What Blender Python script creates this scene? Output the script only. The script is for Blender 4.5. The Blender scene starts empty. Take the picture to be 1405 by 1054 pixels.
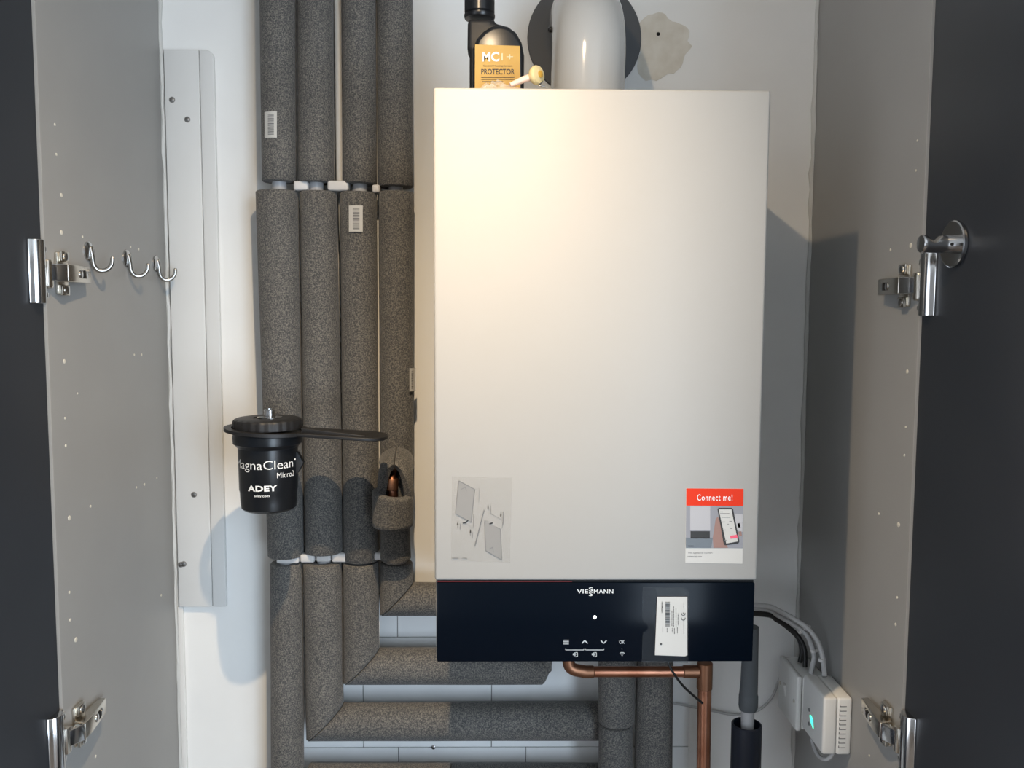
import bpy, bmesh, math, random
import numpy as np
from mathutils import Vector, Matrix
random.seed(4)
scn = bpy.context.scene
COL = scn.collection
Z0 = 1.15                       # height of the boiler's underside above the floor
# ------------------------------------------------------------------ camera
CF = 1180.0
CC = np.array([-0.12112, -1.41432, 0.43486])
CR = np.array([0.99988, -0.014555, 0.004551]); CU = np.array([-0.003343, 0.081984, 0.996628]); CD = np.array([0.014879, 0.996527, -0.081926])
cam = bpy.data.cameras.new('camera'); co = bpy.data.objects.new('camera', cam); COL.objects.link(co)
cam.sensor_width = 36; cam.lens = CF / 1405 * 36; cam.clip_start = .02
co.matrix_world = Matrix(((CR[0], CU[0], -CD[0], CC[0]), (CR[1], CU[1], -CD[1], CC[1]), (CR[2], CU[2], -CD[2], CC[2] + Z0), (0, 0, 0, 1)))
scn.camera = co
def ray(px, py): return CD + CR * (px - 702.5) / CF - CU * (py - 527) / CF
def onY(px, py, y): v = ray(px, py); return CC + v * (y - CC[1]) / v[1]
def onX(px, py, x): v = ray(px, py); return CC + v * (x - CC[0]) / v[0]
def onZ(px, py, z): v = ray(px, py); return CC + v * (z - CC[2]) / v[2]
# ------------------------------------------------------------------ world, lights, exposure
scn.view_settings.view_transform = 'Standard'; scn.view_settings.look = 'None'
scn.view_settings.exposure = 0.55; scn.view_settings.gamma = 1.0
w = bpy.data.worlds.new('world'); scn.world = w; w.use_nodes = True
w.node_tree.nodes['Background'].inputs[0].default_value = (.62, .68, .76, 1)
w.node_tree.nodes['Background'].inputs[1].default_value = 2.9
def light(name, kind, loc, energy, color, **k):
    l = bpy.data.lights.new(name, kind); l.energy = energy; l.color = color
    for a, b in k.items(): setattr(l, a, b)
    o = bpy.data.objects.new(name, l); COL.objects.link(o); o.location = (loc[0], loc[1], loc[2] + Z0); return o
spot = light('ceiling_spot', 'SPOT', (-.20, -.765, 1.01), 38, (1.0, .76, .49), spot_size=math.radians(172), spot_blend=.2, shadow_soft_size=.008)
spot.rotation_euler = (math.radians(19), 0, 0)
# beam profile of the downlight: strong along its axis, weak spill to the sides
sl = spot.data; sl.use_nodes = True; nt = sl.node_tree; em = nt.nodes['Emission']
tc = nt.nodes.new('ShaderNodeTexCoord'); sx = nt.nodes.new('ShaderNodeSeparateXYZ'); ab = nt.nodes.new('ShaderNodeMath'); ab.operation = 'ABSOLUTE'
pw = nt.nodes.new('ShaderNodeMath'); pw.operation = 'POWER'; pw.inputs[1].default_value = 5; ad = nt.nodes.new('ShaderNodeMath'); ad.inputs[1].default_value = .06
nt.links.new(tc.outputs['Normal'], sx.inputs[0]); nt.links.new(sx.outputs['Z'], ab.inputs[0]); nt.links.new(ab.outputs[0], pw.inputs[0]); nt.links.new(pw.outputs[0], ad.inputs[0]); nt.links.new(ad.outputs[0], em.inputs['Strength'])
WP = Vector((1.16, -2.9, .20))
win = light('window_daylight', 'AREA', WP, 42, (.71, .865, 1.03), shape='RECTANGLE', size=.9, size_y=2.2)
win.rotation_euler = (math.radians(90), 0, math.radians(8))
# ------------------------------------------------------------------ materials
def mat(name, color, rough=.5, metal=0., noise=None, bump=0., nscale=60., coat=0., emit=None, alpha=None, trans=0., spec=.5, ior=1.45):
    m = bpy.data.materials.new(name); m.use_nodes = True
    nt = m.node_tree; b = nt.nodes['Principled BSDF']
    b.inputs['Base Color'].default_value = (*color, 1); b.inputs['Roughness'].default_value = rough; b.inputs['Metallic'].default_value = metal
    b.inputs['Coat Weight'].default_value = coat; b.inputs['Coat Roughness'].default_value = .08; b.inputs['Specular IOR Level'].default_value = spec
    b.inputs['Transmission Weight'].default_value = trans; b.inputs['IOR'].default_value = ior
    if alpha is not None: b.inputs['Alpha'].default_value = alpha
    if emit: b.inputs['Emission Color'].default_value = (*emit[0], 1); b.inputs['Emission Strength'].default_value = emit[1]
    if noise or bump:
        tc = nt.nodes.new('ShaderNodeTexCoord'); n = nt.nodes.new('ShaderNodeTexNoise')
        n.inputs['Scale'].default_value = nscale; n.inputs['Detail'].default_value = 3
        nt.links.new(tc.outputs['Object'], n.inputs['Vector'])
        if noise:
            r = nt.nodes.new('ShaderNodeValToRGB'); r.color_ramp.elements[0].position = .35; r.color_ramp.elements[1].position = .68
            r.color_ramp.elements[0].color = (*color, 1); r.color_ramp.elements[1].color = (*noise, 1)
            nt.links.new(n.outputs['Fac'], r.inputs['Fac']); nt.links.new(r.outputs['Color'], b.inputs['Base Color'])
        if bump:
            bp = nt.nodes.new('ShaderNodeBump'); bp.inputs['Strength'].default_value = bump; bp.inputs['Distance'].default_value = .002
            nt.links.new(n.outputs['Fac'], bp.inputs['Height']); nt.links.new(bp.outputs['Normal'], b.inputs['Normal'])
    return m
M = dict(
    wall=mat('wall_paint', (.78, .78, .765), .7, noise=(.81, .81, .79), bump=.12, nscale=9),
    wall_dark=mat('added_wall_dark', (.30, .29, .28), .8),
    tile=mat('glazed_tile', (.80, .81, .81), .35, noise=(.84, .85, .85), nscale=14),
    grout=mat('grout', (.30, .30, .29), .9),
    filler=mat('filler_plaster', (.62, .58, .50), .85, noise=(.70, .67, .60), bump=.2, nscale=40),
    floor=mat('floor_boards', (.12, .09, .065), .5, noise=(.16, .12, .09), nscale=12),
    ceil=mat('ceiling_paint', (.8, .8, .78), .8),
    panel=mat('grey_laminate', (.275, .272, .262), .42, noise=(.29, .287, .276), nscale=7),
    panel_edge=mat('laminate_edge', (.36, .35, .33), .4),
    door=mat('anthracite_door', (.020, .023, .029), .34, noise=(.024, .027, .033), nscale=5, spec=.5),
    hole=mat('raw_board_hole', (.60, .56, .48), .8),
    dark=mat('dark_gap', (.008, .008, .008), .8),
    caulk=mat('silicone_caulk', (.52, .52, .50), .45, bump=.3, nscale=60),
    board=mat('white_plastic_board', (.66, .66, .645), .38),
    foam=None, foam_in=mat('foam_cut_face', (.15, .145, .135), .95, noise=(.22, .21, .20), bump=.5, nscale=300),
    clip=mat('white_plastic_clip', (.62, .61, .60), .4),
    pipe_grey=mat('grey_plastic_pipe', (.42, .42, .43), .4),
    white_pl=mat('white_plastic', (.70, .70, .68), .32),
    cover=mat('boiler_white_enamel', (.375, .359, .332), .5, noise=(.385, .369, .342), nscale=4),
    glass_black=mat('black_glass_panel', (.002, .004, .008), .18, spec=.10),
    red=mat('red_seam_reflection', (.10, .004, .006), .5),
    chrome=mat('chrome', (.56, .56, .56), .16, 1), hook_nickel=mat('hook_nickel', (.42, .41, .39), .26, 1), nickel=mat('nickel_steel', (.66, .62, .55), .24, 1),
    steel_dark=mat('dark_nickel', (.30, .29, .28), .3, 1),
    copper=mat('copper', (.52, .25, .16), .34, 1, noise=(.38, .16, .095), nscale=25), solder=mat('tarnished_copper', (.30, .15, .09), .45, 1),
    black=mat('black_plastic', (.008, .009, .011), .28), black_m=mat('matt_black_plastic', (.012, .012, .013), .5),
    blackrub=mat('black_cable', (.012, .012, .012), .45), cable=mat('grey_cable', (.45, .45, .45), .42),
    tape=mat('grey_pipe_wrap', (.085, .095, .105), .7, bump=.2, nscale=60),
    rubber=mat('grey_rubber_rosette', (.075, .078, .084), .55), flue=mat('white_flue_enamel', (.44, .435, .42), .14, coat=.2),
    gold=mat('gold_label', (.42, .24, .035), .4, noise=(.46, .27, .045), nscale=40), print_w=mat('white_print', (.82, .82, .80), .45), print_g=mat('silver_print', (.58, .50, .30), .35),
    print_d=mat('dark_print', (.03, .03, .03), .6), print_m=mat('grey_print', (.16, .16, .16), .6), print_l=mat('light_grey_print', (.235, .23, .22), .8),
    paper=mat('paper_label', (.52, .51, .48), .5), film_w=mat('clear_sticker_film', (.46, .45, .42), .4, alpha=.10),
    icon=mat('panel_icon_print', (.42, .45, .47), .5), logo=mat('silver_logo', (.62, .64, .64), .35),
    sred=mat('sticker_red', (.66, .04, .015), .7, spec=.2), sgrey=mat('sticker_photo_grey', (.24, .24, .26), .45), slate=mat('sticker_photo_slate', (.13, .15, .17), .45),
    swhite=mat('sticker_photo_white', (.40, .39, .40), .45), skin=mat('sticker_photo_skin', (.28, .16, .13), .5), pink=mat('sticker_pink', (.75, .10, .16), .5),
    film=mat('clear_pouch_film', (.10, .115, .13), .30, alpha=.16, spec=.15), bag=mat('clear_plastic_bag', (.8, .8, .78), .06, alpha=.2),
    amber=mat('pale_amber_plastic', (.78, .66, .36), .2, trans=.3), peach=mat('pale_pink_plastic', (.72, .52, .42), .35),
    led_g=mat('green_led', (.05, .6, .4), .4, emit=((.05, .9, .55), 1.6)), led_w=mat('white_led', (.9, .9, .9), .4, emit=((.9, 1, .97), 1.6)),
    navy=mat('dark_navy_tundish', (.008, .012, .022), .4),
)
def foam_mat():
    m = bpy.data.materials.new('grey_foam_insulation'); m.use_nodes = True; nt = m.node_tree; b = nt.nodes['Principled BSDF']
    b.inputs['Roughness'].default_value = .82; b.inputs['Specular IOR Level'].default_value = .3
    b.inputs['Sheen Weight'].default_value = .15
    tc = nt.nodes.new('ShaderNodeTexCoord')
    n = nt.nodes.new('ShaderNodeTexNoise'); n.inputs['Scale'].default_value = 480; n.inputs['Detail'].default_value = 2.5; n.inputs['Roughness'].default_value = .75
    n2 = nt.nodes.new('ShaderNodeTexNoise'); n2.inputs['Scale'].default_value = 16; n2.inputs['Detail'].default_value = 2
    r = nt.nodes.new('ShaderNodeValToRGB'); r.color_ramp.elements[0].position = .42; r.color_ramp.elements[1].position = .64
    r.color_ramp.elements[0].color = (.066, .067, .069, 1); r.color_ramp.elements[1].color = (.235, .22, .195, 1)
    mx = nt.nodes.new('ShaderNodeMix'); mx.data_type = 'RGBA'; mx.blend_type = 'MULTIPLY'; mx.inputs[0].default_value = .35
    nt.links.new(tc.outputs['Object'], n.inputs['Vector']); nt.links.new(tc.outputs['Object'], n2.inputs['Vector'])
    nt.links.new(n.outputs['Fac'], r.inputs['Fac']); nt.links.new(r.outputs['Color'], mx.inputs[6]); nt.links.new(n2.outputs['Fac'], mx.inputs[7])
    nt.links.new(mx.outputs[2], b.inputs['Base Color'])
    bp = nt.nodes.new('ShaderNodeBump'); bp.inputs['Strength'].default_value = .55; bp.inputs['Distance'].default_value = .0015
    nt.links.new(n.outputs['Fac'], bp.inputs['Height']); nt.links.new(bp.outputs['Normal'], b.inputs['Normal'])
    return m
M['foam'] = foam_mat()
# ------------------------------------------------------------------ geometry helpers (coordinates relative to the boiler's underside)
class B:
    def __init__(s): s.v = []; s.f = []
    def add(s, vs, fs):
        k = len(s.v); s.v += [tuple(map(float, v)) for v in vs]; s.f += [tuple(k + i for i in f) for f in fs]; return s
    def box(s, x0, x1, y0, y1, z0, z1, bev=0., seg=2):
        x0, x1 = sorted((x0, x1)); y0, y1 = sorted((y0, y1)); z0, z1 = sorted((z0, z1))
        bm = bmesh.new(); bmesh.ops.create_cube(bm, size=1)
        for v in bm.verts: v.co = Vector(((x0 + x1) / 2 + v.co.x * (x1 - x0), (y0 + y1) / 2 + v.co.y * (y1 - y0), (z0 + z1) / 2 + v.co.z * (z1 - z0)))
        if bev > 0: bmesh.ops.bevel(bm, geom=list(bm.edges), offset=min(bev, .45 * min(x1 - x0, y1 - y0, z1 - z0)), segments=seg, affect='EDGES', profile=.5)
        return s.frombm(bm)
    def frombm(s, bm):
        bm.verts.index_update(); s.add([v.co[:] for v in bm.verts], [[v.index for v in f.verts] for f in bm.faces]); bm.free(); return s
    def lathe(s, prof, c, axis=(0, 0, 1), n=32, cap=True):          # prof: (radius, height along axis)
        a = Vector(axis).normalized(); t = a.orthogonal().normalized(); b = a.cross(t); c = Vector(c)
        if abs(a.z) > .99: t = Vector((1, 0, 0)); b = a.cross(t)
        vs = []; fs = []
        for r, h in prof:
            for i in range(n):
                q = 2 * math.pi * i / n; vs.append(c + a * h + (t * math.cos(q) + b * math.sin(q)) * max(r, 1e-5))
        for j in range(len(prof) - 1):
            for i in range(n):
                k = (i + 1) % n; fs.append((j * n + i, j * n + k, (j + 1) * n + k, (j + 1) * n + i))
        if cap: fs.append(tuple(range(n))[::-1]); fs.append(tuple((len(prof) - 1) * n + i for i in range(n)))
        return s.add(vs, fs)
    def cyl(s, p0, p1, r, n=20, bev=0.):
        p0 = Vector(p0); p1 = Vector(p1); L = (p1 - p0).length
        return s.lathe([(r - bev, 0), (r, bev), (r, L - bev), (r - bev, L)] if bev else [(r, 0), (r, L)], p0, p1 - p0, n)
    def tube(s, pts, r, n=12, cap=True):
        P = [Vector(p) for p in pts]; m = len(P); R = r if isinstance(r, (list, tuple)) else [r] * m
        T = [(P[min(i + 1, m - 1)] - P[max(i - 1, 0)]).normalized() for i in range(m)]
        u = T[0].orthogonal().normalized(); vs = []; fs = []
        for i in range(m):
            u = (u - T[i] * u.dot(T[i])).normalized(); w_ = T[i].cross(u)
            for k in range(n):
                q = 2 * math.pi * k / n; vs.append(P[i] + (u * math.cos(q) + w_ * math.sin(q)) * R[i])
        for i in range(m - 1):
            for k in range(n):
                l = (k + 1) % n; fs.append((i * n + k, i * n + l, (i + 1) * n + l, (i + 1) * n + k))
        if cap: fs.append(tuple(range(n))[::-1]); fs.append(tuple((m - 1) * n + k for k in range(n)))
        return s.add(vs, fs)
    def prism(s, outline, a, b, bev=0.):                             # outline of 3D points, swept by vector b-a
        d = Vector(b) - Vector(a); bm = bmesh.new()
        vs = [bm.verts.new(Vector(p)) for p in outline]; f = bm.faces.new(vs)
        e = bmesh.ops.extrude_face_region(bm, geom=[f])
        bmesh.ops.translate(bm, vec=d, verts=[g for g in e['geom'] if isinstance(g, bmesh.types.BMVert)])
        bmesh.ops.recalc_face_normals(bm, faces=bm.faces)
        if bev:
            ed = [x for x in bm.edges if len(x.link_faces) == 2 and x.calc_face_angle() > .7]
            bmesh.ops.bevel(bm, geom=ed, offset=bev, segments=3, affect='EDGES', profile=.5)
        return s.frombm(bm)
    def quad(s, a, b, c, d): return s.add([a, b, c, d], [(0, 1, 2, 3)])
WLOC = {}
def finish(o, label=None, cat=None, group=None, kind=None):
    for k, v in (('label', label), ('category', cat), ('group', group), ('kind', kind)):
        if v: o[k] = v
    return o
def thing(name, loc, label=None, cat=None, group=None, kind=None):
    o = bpy.data.objects.new(name, None); COL.objects.link(o); o.empty_display_size = .02
    o.location = (loc[0], loc[1], loc[2] + Z0); WLOC[o.name] = Vector((loc[0], loc[1], loc[2]))
    return finish(o, label, cat, group, kind)
def obj(name, b, m, parent=None, label=None, cat=None, group=None, kind=None, smooth=38):
    V = [Vector(v) for v in b.v]
    if parent is None:
        lo = Vector((min(v.x for v in V), min(v.y for v in V), min(v.z for v in V))); hi = Vector((max(v.x for v in V), max(v.y for v in V), max(v.z for v in V)))
        org = Vector(((lo.x + hi.x) / 2, (lo.y + hi.y) / 2, lo.z))
    else: org = WLOC[parent.name]
    me = bpy.data.meshes.new(name); me.from_pydata([v - org for v in V], [], b.f); me.validate(); me.update()
    bm = bmesh.new(); bm.from_mesh(me); bmesh.ops.recalc_face_normals(bm, faces=bm.faces) if len(bm.faces) > 1 else None; bm.to_mesh(me); bm.free()
    me.materials.append(M[m])
    if smooth:
        me.polygons.foreach_set('use_smooth', [True] * len(me.polygons)); me.set_sharp_from_angle(angle=math.radians(smooth))
    o = bpy.data.objects.new(name, me); COL.objects.link(o)
    if parent is None: o.location = (org.x, org.y, org.z + Z0); WLOC[o.name] = org
    else: o.parent = parent; WLOC[o.name] = org
    return finish(o, label, cat, group, kind)
def sp(pts, n=8):                                                     # Catmull-Rom through points
    P = [Vector(p) for p in pts]; P = [P[0] * 2 - P[1]] + P + [P[-1] * 2 - P[-2]]; out = []
    for i in range(1, len(P) - 2):
        for k in range(n):
            t = k / n; a, b_, c, d = P[i - 1:i + 3]
            out.append(.5 * ((2 * b_) + (c - a) * t + (2 * a - 5 * b_ + 4 * c - d) * t * t + (3 * b_ - a - 3 * c + d) * t ** 3))
    out.append(P[-2]); return out
# text outlines to 2D mesh, fitted to a box given by three world corners
def text2d(s, bold=0., res=3, space=1.):
    c = bpy.data.curves.new('t', 'FONT'); c.body = s; c.offset = bold; c.resolution_u = res; c.space_character = space; c.size = 1
    o = bpy.data.objects.new('t', c); COL.objects.link(o)
    dg = bpy.context.evaluated_depsgraph_get(); dg.update(); me = o.evaluated_get(dg).to_mesh()
    vs = [v.co[:2] for v in me.vertices]; fs = [tuple(p.vertices) for p in me.polygons]
    o.evaluated_get(dg).to_mesh_clear(); bpy.data.objects.remove(o); bpy.data.curves.remove(c)
    xs = [v[0] for v in vs]; ys = [v[1] for v in vs]
    x0, x1, y0, y1 = min(xs), max(xs), min(ys), max(ys)
    return [((x - x0) / (x1 - x0), (y - y0) / (y1 - y0)) for x, y in vs], fs
def put(b, s, fn, bold=0., space=1.):
    v, f = text2d(s, bold, 3, space); b.add([fn(x, y) for x, y in v], f)
def plane(p00, p10, p01):
    a, bx, by = Vector(p00), Vector(p10) - Vector(p00), Vector(p01) - Vector(p00)
    return lambda x, y: a + bx * x + by * y
def strokes(b, pts, wd, P, n=None):                                    # polyline of pixel points drawn as flat strips through map P(px,py)
    for (x0, y0), (x1, y1) in zip(pts[:-1], pts[1:]):
        L = math.hypot(x1 - x0, y1 - y0) or 1; nx, ny = -(y1 - y0) / L * wd / 2, (x1 - x0) / L * wd / 2
        b.quad(P(x0 - nx, y0 - ny), P(x1 - nx, y1 - ny), P(x1 + nx, y1 + ny), P(x0 + nx, y0 + ny))
def rect(b, x0, y0, x1, y1, P): b.quad(P(x0, y1), P(x1, y1), P(x1, y0), P(x0, y0))

XL, XR, YF = -.661, .387, -.376
FLOOR, CEIL = -Z0, 1.13
# ------------------------------------------------------------------ setting
obj('added_wall_front', B().box(-2.2, 2.2, -4.3, -4.2, FLOOR, CEIL), 'wall_dark', kind='structure')  # unseen dark wall, added behind the camera to keep panel reflections dim
obj('floor', B().box(-2.2, 2.2, -4.2, .1, FLOOR - .05, FLOOR), 'floor', kind='structure')
obj('ceiling', B().box(-2.2, 2.2, -4.2, .1, CEIL, CEIL + .05), 'ceil', kind='structure')
wall = obj('wall_back', B().box(-2.2, 2.2, 0, .1, FLOOR, CEIL), 'wall', kind='structure')
# glazed tiles low on the wall behind the pipes (brick bond), grey joints between
tz = [-.110 - .193 * i for i in range(-1, 3)]
tx0, tx1 = -.50, .205
obj('grout', B().box(tx0, tx1, -.0008, .002, tz[-1] - .001, -.035), 'grout', wall)
for i in range(3):
    zt = min(tz[i], -.035); zb = tz[i + 1]
    ph = -.291 if i % 2 == 0 else -.350
    x = ph - .2175 * 3
    while x < tx1:
        a, c = max(x + .0007, tx0), min(x + .2175 - .0007, tx1)
        if c - a > .01: obj('tile', B().box(a, c, -.0030, 0, zb + .0007, zt - .0007, .0006, 1), 'tile', wall)
        x += .2175
# silicone beads in the two corners
for nm, x, s in (('trim_1', XL, 1), ('trim_2', XR, -1)):
    rr = random.Random(7 if s > 0 else 9)
    pts = []; rad = []
    for i in range(90):
        z = FLOOR + .01 + (CEIL - FLOOR - .02) * i / 89
        pts.append((x + s * (.001 + rr.uniform(-.0012, .0012)), -.0025 + rr.uniform(-.0012, .0012), z)); rad.append(.0042 + rr.uniform(-.0012, .0016))
    obj(nm, B().tube(pts, rad, 8), 'caulk', kind='structure')
# irregular patch of filler round an old screw hole
cx, cz = onY(908, 56, 0)[0], onY(908, 56, 0)[2]
ol = []
for i in range(44):
    q = 2 * math.pi * i / 44; r = .046 * (1 + .16 * math.sin(3 * q + 1) + .10 * math.sin(5 * q) + random.uniform(-.05, .05)) * (1.25 if math.sin(q) < 0 else .95)
    ol.append((cx + r * math.cos(q) * .85, -.0002, cz + r * math.sin(q)))
fp = thing('filler_patch', (cx, 0, cz), 'uneven beige filler patch with a dark plug hole beside the grey flue rosette', 'wall patch')
obj('patch', B().prism(ol, (0, 0, 0), (0, -.0006, 0)), 'filler', fp)
h = onY(903, 47, 0); obj('screw_hole', B().lathe([(.0026, 0), (.0030, .0008), (.0016, .0010)], (h[0], -.0006, h[2]), (0, -1, 0), 10), 'dark', fp)
# small plug marks in the tiles and wall
h = onY(595, 1024, 0); obj('wall_screw', B().lathe([(.0034, 0), (.0034, .002), (.001, .003)], (h[0], -.003, h[2]), (0, -1, 0), 12), 'steel_dark', wall)

# ------------------------------------------------------------------ cupboard: side panels, doors, hinges
cup = thing('cupboard', ((XL + XR) / 2, YF, FLOOR), 'tall grey built-in cupboard with two anthracite doors standing open', 'cupboard')
TH = .018
lp = obj('side_panel', B().box(XL - TH, XL, YF, -.0015, FLOOR, CEIL - .001, .0005, 1), 'panel', cup, 'left side panel with coat hooks')
rp = obj('side_panel', B().box(XR, XR + TH, YF, -.0015, FLOOR, CEIL - .001, .0005, 1), 'panel', cup, 'right side panel')
obj('edge_band', B().box(XL - TH, XL, YF - .001, YF - .0001, FLOOR + .01, CEIL - .01), 'panel_edge', lp)
obj('edge_band', B().box(XR, XR + TH, YF - .001, YF - .0001, FLOOR + .01, CEIL - .01), 'panel_edge', rp)
def holes(parent, x, s, pxs):
    b = B()
    for px, py, r in pxs:
        p = onX(px, py, x); b.lathe([(r, 0), (r * .9, .0007), (r * .3, .0009)], (x, p[1], p[2]), (s, 0, 0), 10)
    obj('pin_holes', b, 'hole', parent, kind='stuff')
holes(lp, XL, 1, [(75, 171, .0018), (77, 212, .0018), (84, 268, .0028), (84, 319, .0030), (113, 325, .0018), (179, 339, .0016), (190, 342, .0020), (184, 487, .0018), (194, 487, .0022), (88, 496, .0028),
    (89, 574, .0018), (90, 612, .0020), (106, 540, .0013), (187, 669, .0018), (198, 665, .0022), (215, 656, .0014), (95, 711, .0034), (124, 695, .0020), (95, 813, .0020), (96, 851, .0022), (104, 878, .0034), (221, 817, .0022), (131, 1038, .0022), (229, 391, .0028), (231, 428, .002)])
holes(rp, XR, -1, [(1259, 193, .0016), (1257, 234, .0016), (1250, 337, .0034), (1222, 343, .0020), (1245, 510, .0028), (1243, 586, .0016), (1241, 625, .0018), (1233, 720, .0034), (1206, 705, .0018), (1231, 820, .0020), (1229, 857, .0022), (1193, 1037, .0018)])
dl = obj('door', B().box(XL - .0022 - TH, XL - .0022, YF - .003 - .50, YF - .003, FLOOR + .06, CEIL - .03, .0008, 1), 'door', cup, 'left anthracite door, open at a right angle')
dr = obj('door', B().box(XR + .0022, XR + .0022 + TH, YF - .003 - .50, YF - .003, FLOOR + .06, CEIL - .03, .0008, 1), 'door', cup, 'right anthracite door, open at a right angle')
def hinge(s, z, label):
    X0 = XL if s > 0 else XR; XD = X0 - s * .0022
    W = lambda u: X0 + s * u
    hg = thing('hinge', (X0, YF, z)); hg.parent = cup; hg.location = Vector((X0, YF, z)) - WLOC[cup.name]; hg['label'] = label
    # wing plate of the cup, rounded, lying on the door's inner face
    yc = YF - .020
    b = B(); pr = []
    for i in range(13):
        q = math.pi * i / 12; pr.append((XD + s * (.0012 + .0105 * math.sin(q)), yc - .012 * math.cos(q), z - .037))
    pr = [(XD, yc - .013, z - .037)] + pr + [(XD, yc + .013, z - .037)]
    b.prism(pr, (0, 0, 0), (0, 0, .074), .0008)
    obj('cup_cover', b, 'chrome', hg)
    b = B().box(XD, XD + s * .004, yc + .010, yc + .019, z - .036, z + .036, .0012)
    b.box(XD, XD + s * .013, yc + .008, YF - .0005, z - .019, z + .015, .003)
    obj('cup_flange', b, 'nickel', hg)
    b = B()
    for dz in (-.027, .027): b.lathe([(.0042, 0), (.0042, .0015), (.0015, .0024)], (XD + s * .004, yc + .0150, z + dz), (s, 0, 0), 12)
    obj('flange_screws', b, 'chrome', hg, kind='stuff')
    # knuckle link bending from the cup over to the arm
    pl = [(XD + s * .010, YF - .010), (W(.013), YF - .004), (W(.020), YF + .008), (W(.020), YF + .020), (W(.011), YF + .020), (W(.008), YF + .008), (XD + s * .003, YF - .004), (XD + s * .002, YF - .010)]
    obj('link', B().prism([(x, y, z - .010) for x, y in pl], (0, 0, 0), (0, 0, .020), .0012), 'chrome', hg)
    # mounting plate on the cupboard side
    b = B().box(X0, W(.0045), YF + .020, YF + .046, z - .026, z + .026, .002)
    b.box(W(.0045), W(.009), YF + .022, YF + .040, z + .014, z + .027, .0015); b.box(W(.0045), W(.009), YF + .022, YF + .040, z - .027, z - .014, .0015)
    obj('mounting_plate', b, 'nickel', hg)
    # arm: channel with slotted screws
    pl = [(W(.0045), YF + .016), (W(.021), YF + .012), (W(.021), YF + .030), (W(.014), YF + .085), (W(.0045), YF + .085)]
    obj('arm', B().prism([(x, y, z - .0105) for x, y in pl], (0, 0, 0), (0, 0, .021), .0012), 'nickel', hg)
    nv = Vector((s * 1, .12, 0)).normalized()
    def on(y): return W(.021 - (y - YF - .030) / .055 * .007)
    b = B(); d = B()
    for y in (YF + .048, YF + .066):
        b.lathe([(.0052, -.001), (.0052, .0010), (.0040, .0016), (.001, .0012)], (on(y), y, z), nv, 14)
    d.box(on(YF + .057) - s * .002, on(YF + .057) + s * .0012, YF + .0545, YF + .0595, z - .005, z + .005)
    for dz in (.0205, -.0205): b.lathe([(.0050, 0), (.0050, .0016), (.002, .0024)], (W(.009), YF + .031, z + dz), (s, 0, 0), 12)
    obj('screws', b, 'chrome', hg, kind='stuff'); obj('slot', d, 'dark', hg)
for s, z, l in ((1, .481, 'upper left chrome hinge'), (1, -.092, 'lower left chrome hinge'), (-1, .471, 'upper right chrome hinge'), (-1, -.094, 'lower right chrome hinge')): hinge(s, z, l)

# coat hooks on the left panel
for k, (px, py, lab) in enumerate(((125, 345, 'chrome coat hook on the left panel, the nearest to the door'), (177, 355, 'middle of the three chrome coat hooks on the left panel'), (217, 362, 'chrome coat hook on the left panel, nearest to the back wall'))):
    p = onX(px, py, XL + .004); x, y, z = XL, p[1], p[2]
    t = thing('coat_hook', (x, y, z - .02), lab, 'coat hook', 'chrome coat hooks on the left panel')
    b = B().lathe([(.0130, 0), (.0130, .0020), (.0112, .0034), (.004, .0038)], (x, y, z), (1, 0, 0), 22)
    obj('backplate', b, 'chrome', t)
    b = B(); b.lathe([(.0032, 0), (.0032, .0014), (.001, .0022)], (x + .0034, y + .003, z + .004), (1, 0, 0), 10); b.lathe([(.0032, 0), (.0032, .0014), (.001, .0022)], (x + .0034, y + .003, z - .005), (1, 0, 0), 10)
    obj('screws', b, 'nickel', t, kind='stuff')
    pts = sp([(x + .003, y, z + .004), (x + .005, y, z - .006), (x + .006, y + .002, z - .018), (x + .011, y + .006, z - .0245), (x + .019, y + .010, z - .0235), (x + .025, y + .012, z - .016), (x + .0265, y + .012, z - .006)], 5)
    m_ = len(pts); obj('prong', B().tube(pts, [.0036 - .0008 * abs(i / (m_ - 1)) if i < m_ - 1 else .0016 for i in range(m_)], 12), 'hook_nickel', t)

# towel hook on the right door
p = onX(1312, 335, XR + .0022); X, Y, Z = XR + .0022, p[1], p[2]
t = thing('robe_hook', (X, Y, Z - .03), 'round chrome robe hook with notched peg on the right door above the hinge', 'hook')
obj('rosette', B().lathe([(.0255, 0), (.0262, .0010), (.0262, .0042), (.0250, .0052), (.0230, .0050), (.002, .0046)], (X - .0003, Y, Z), (-1, 0, 0), 48), 'chrome', t)
prof = [(.0100, .004), (.0102, .012), (.0098, .018), (.0078, .022), (.0058, .026), (.0060, .029), (.0085, .033), (.0104, .035), (.0104, .0385), (.0094, .040), (.002, .041)]
b = B(); n = 24; vs = []; fs = []
for r, hh in prof:
    for i in range(n):
        q = 2 * math.pi * i / n; rr = .0102 if hh < .036 else max(r, .002)
        yy, zz = rr * math.cos(q), rr * math.sin(q)
        if zz > 0: zz = min(zz, (r - .0055) * 2.1 if hh < .034 else zz)
        vs.append((X - hh, Y + yy, Z + zz))
for j in range(len(prof) - 1):
    for i in range(n): k = (i + 1) % n; fs.append((j * n + i, j * n + k, (j + 1) * n + k, (j + 1) * n + i))
fs.append(tuple(range(n))); fs.append(tuple((len(prof) - 1) * n + i for i in range(n)))
obj('peg', B().add(vs, fs), 'chrome', t)
obj('grub_screw', B().lathe([(.0018, 0), (.0018, .001)], (X - .010, Y - .0099, Z - .001), (0, -1, 0), 10), 'dark', t)

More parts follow.
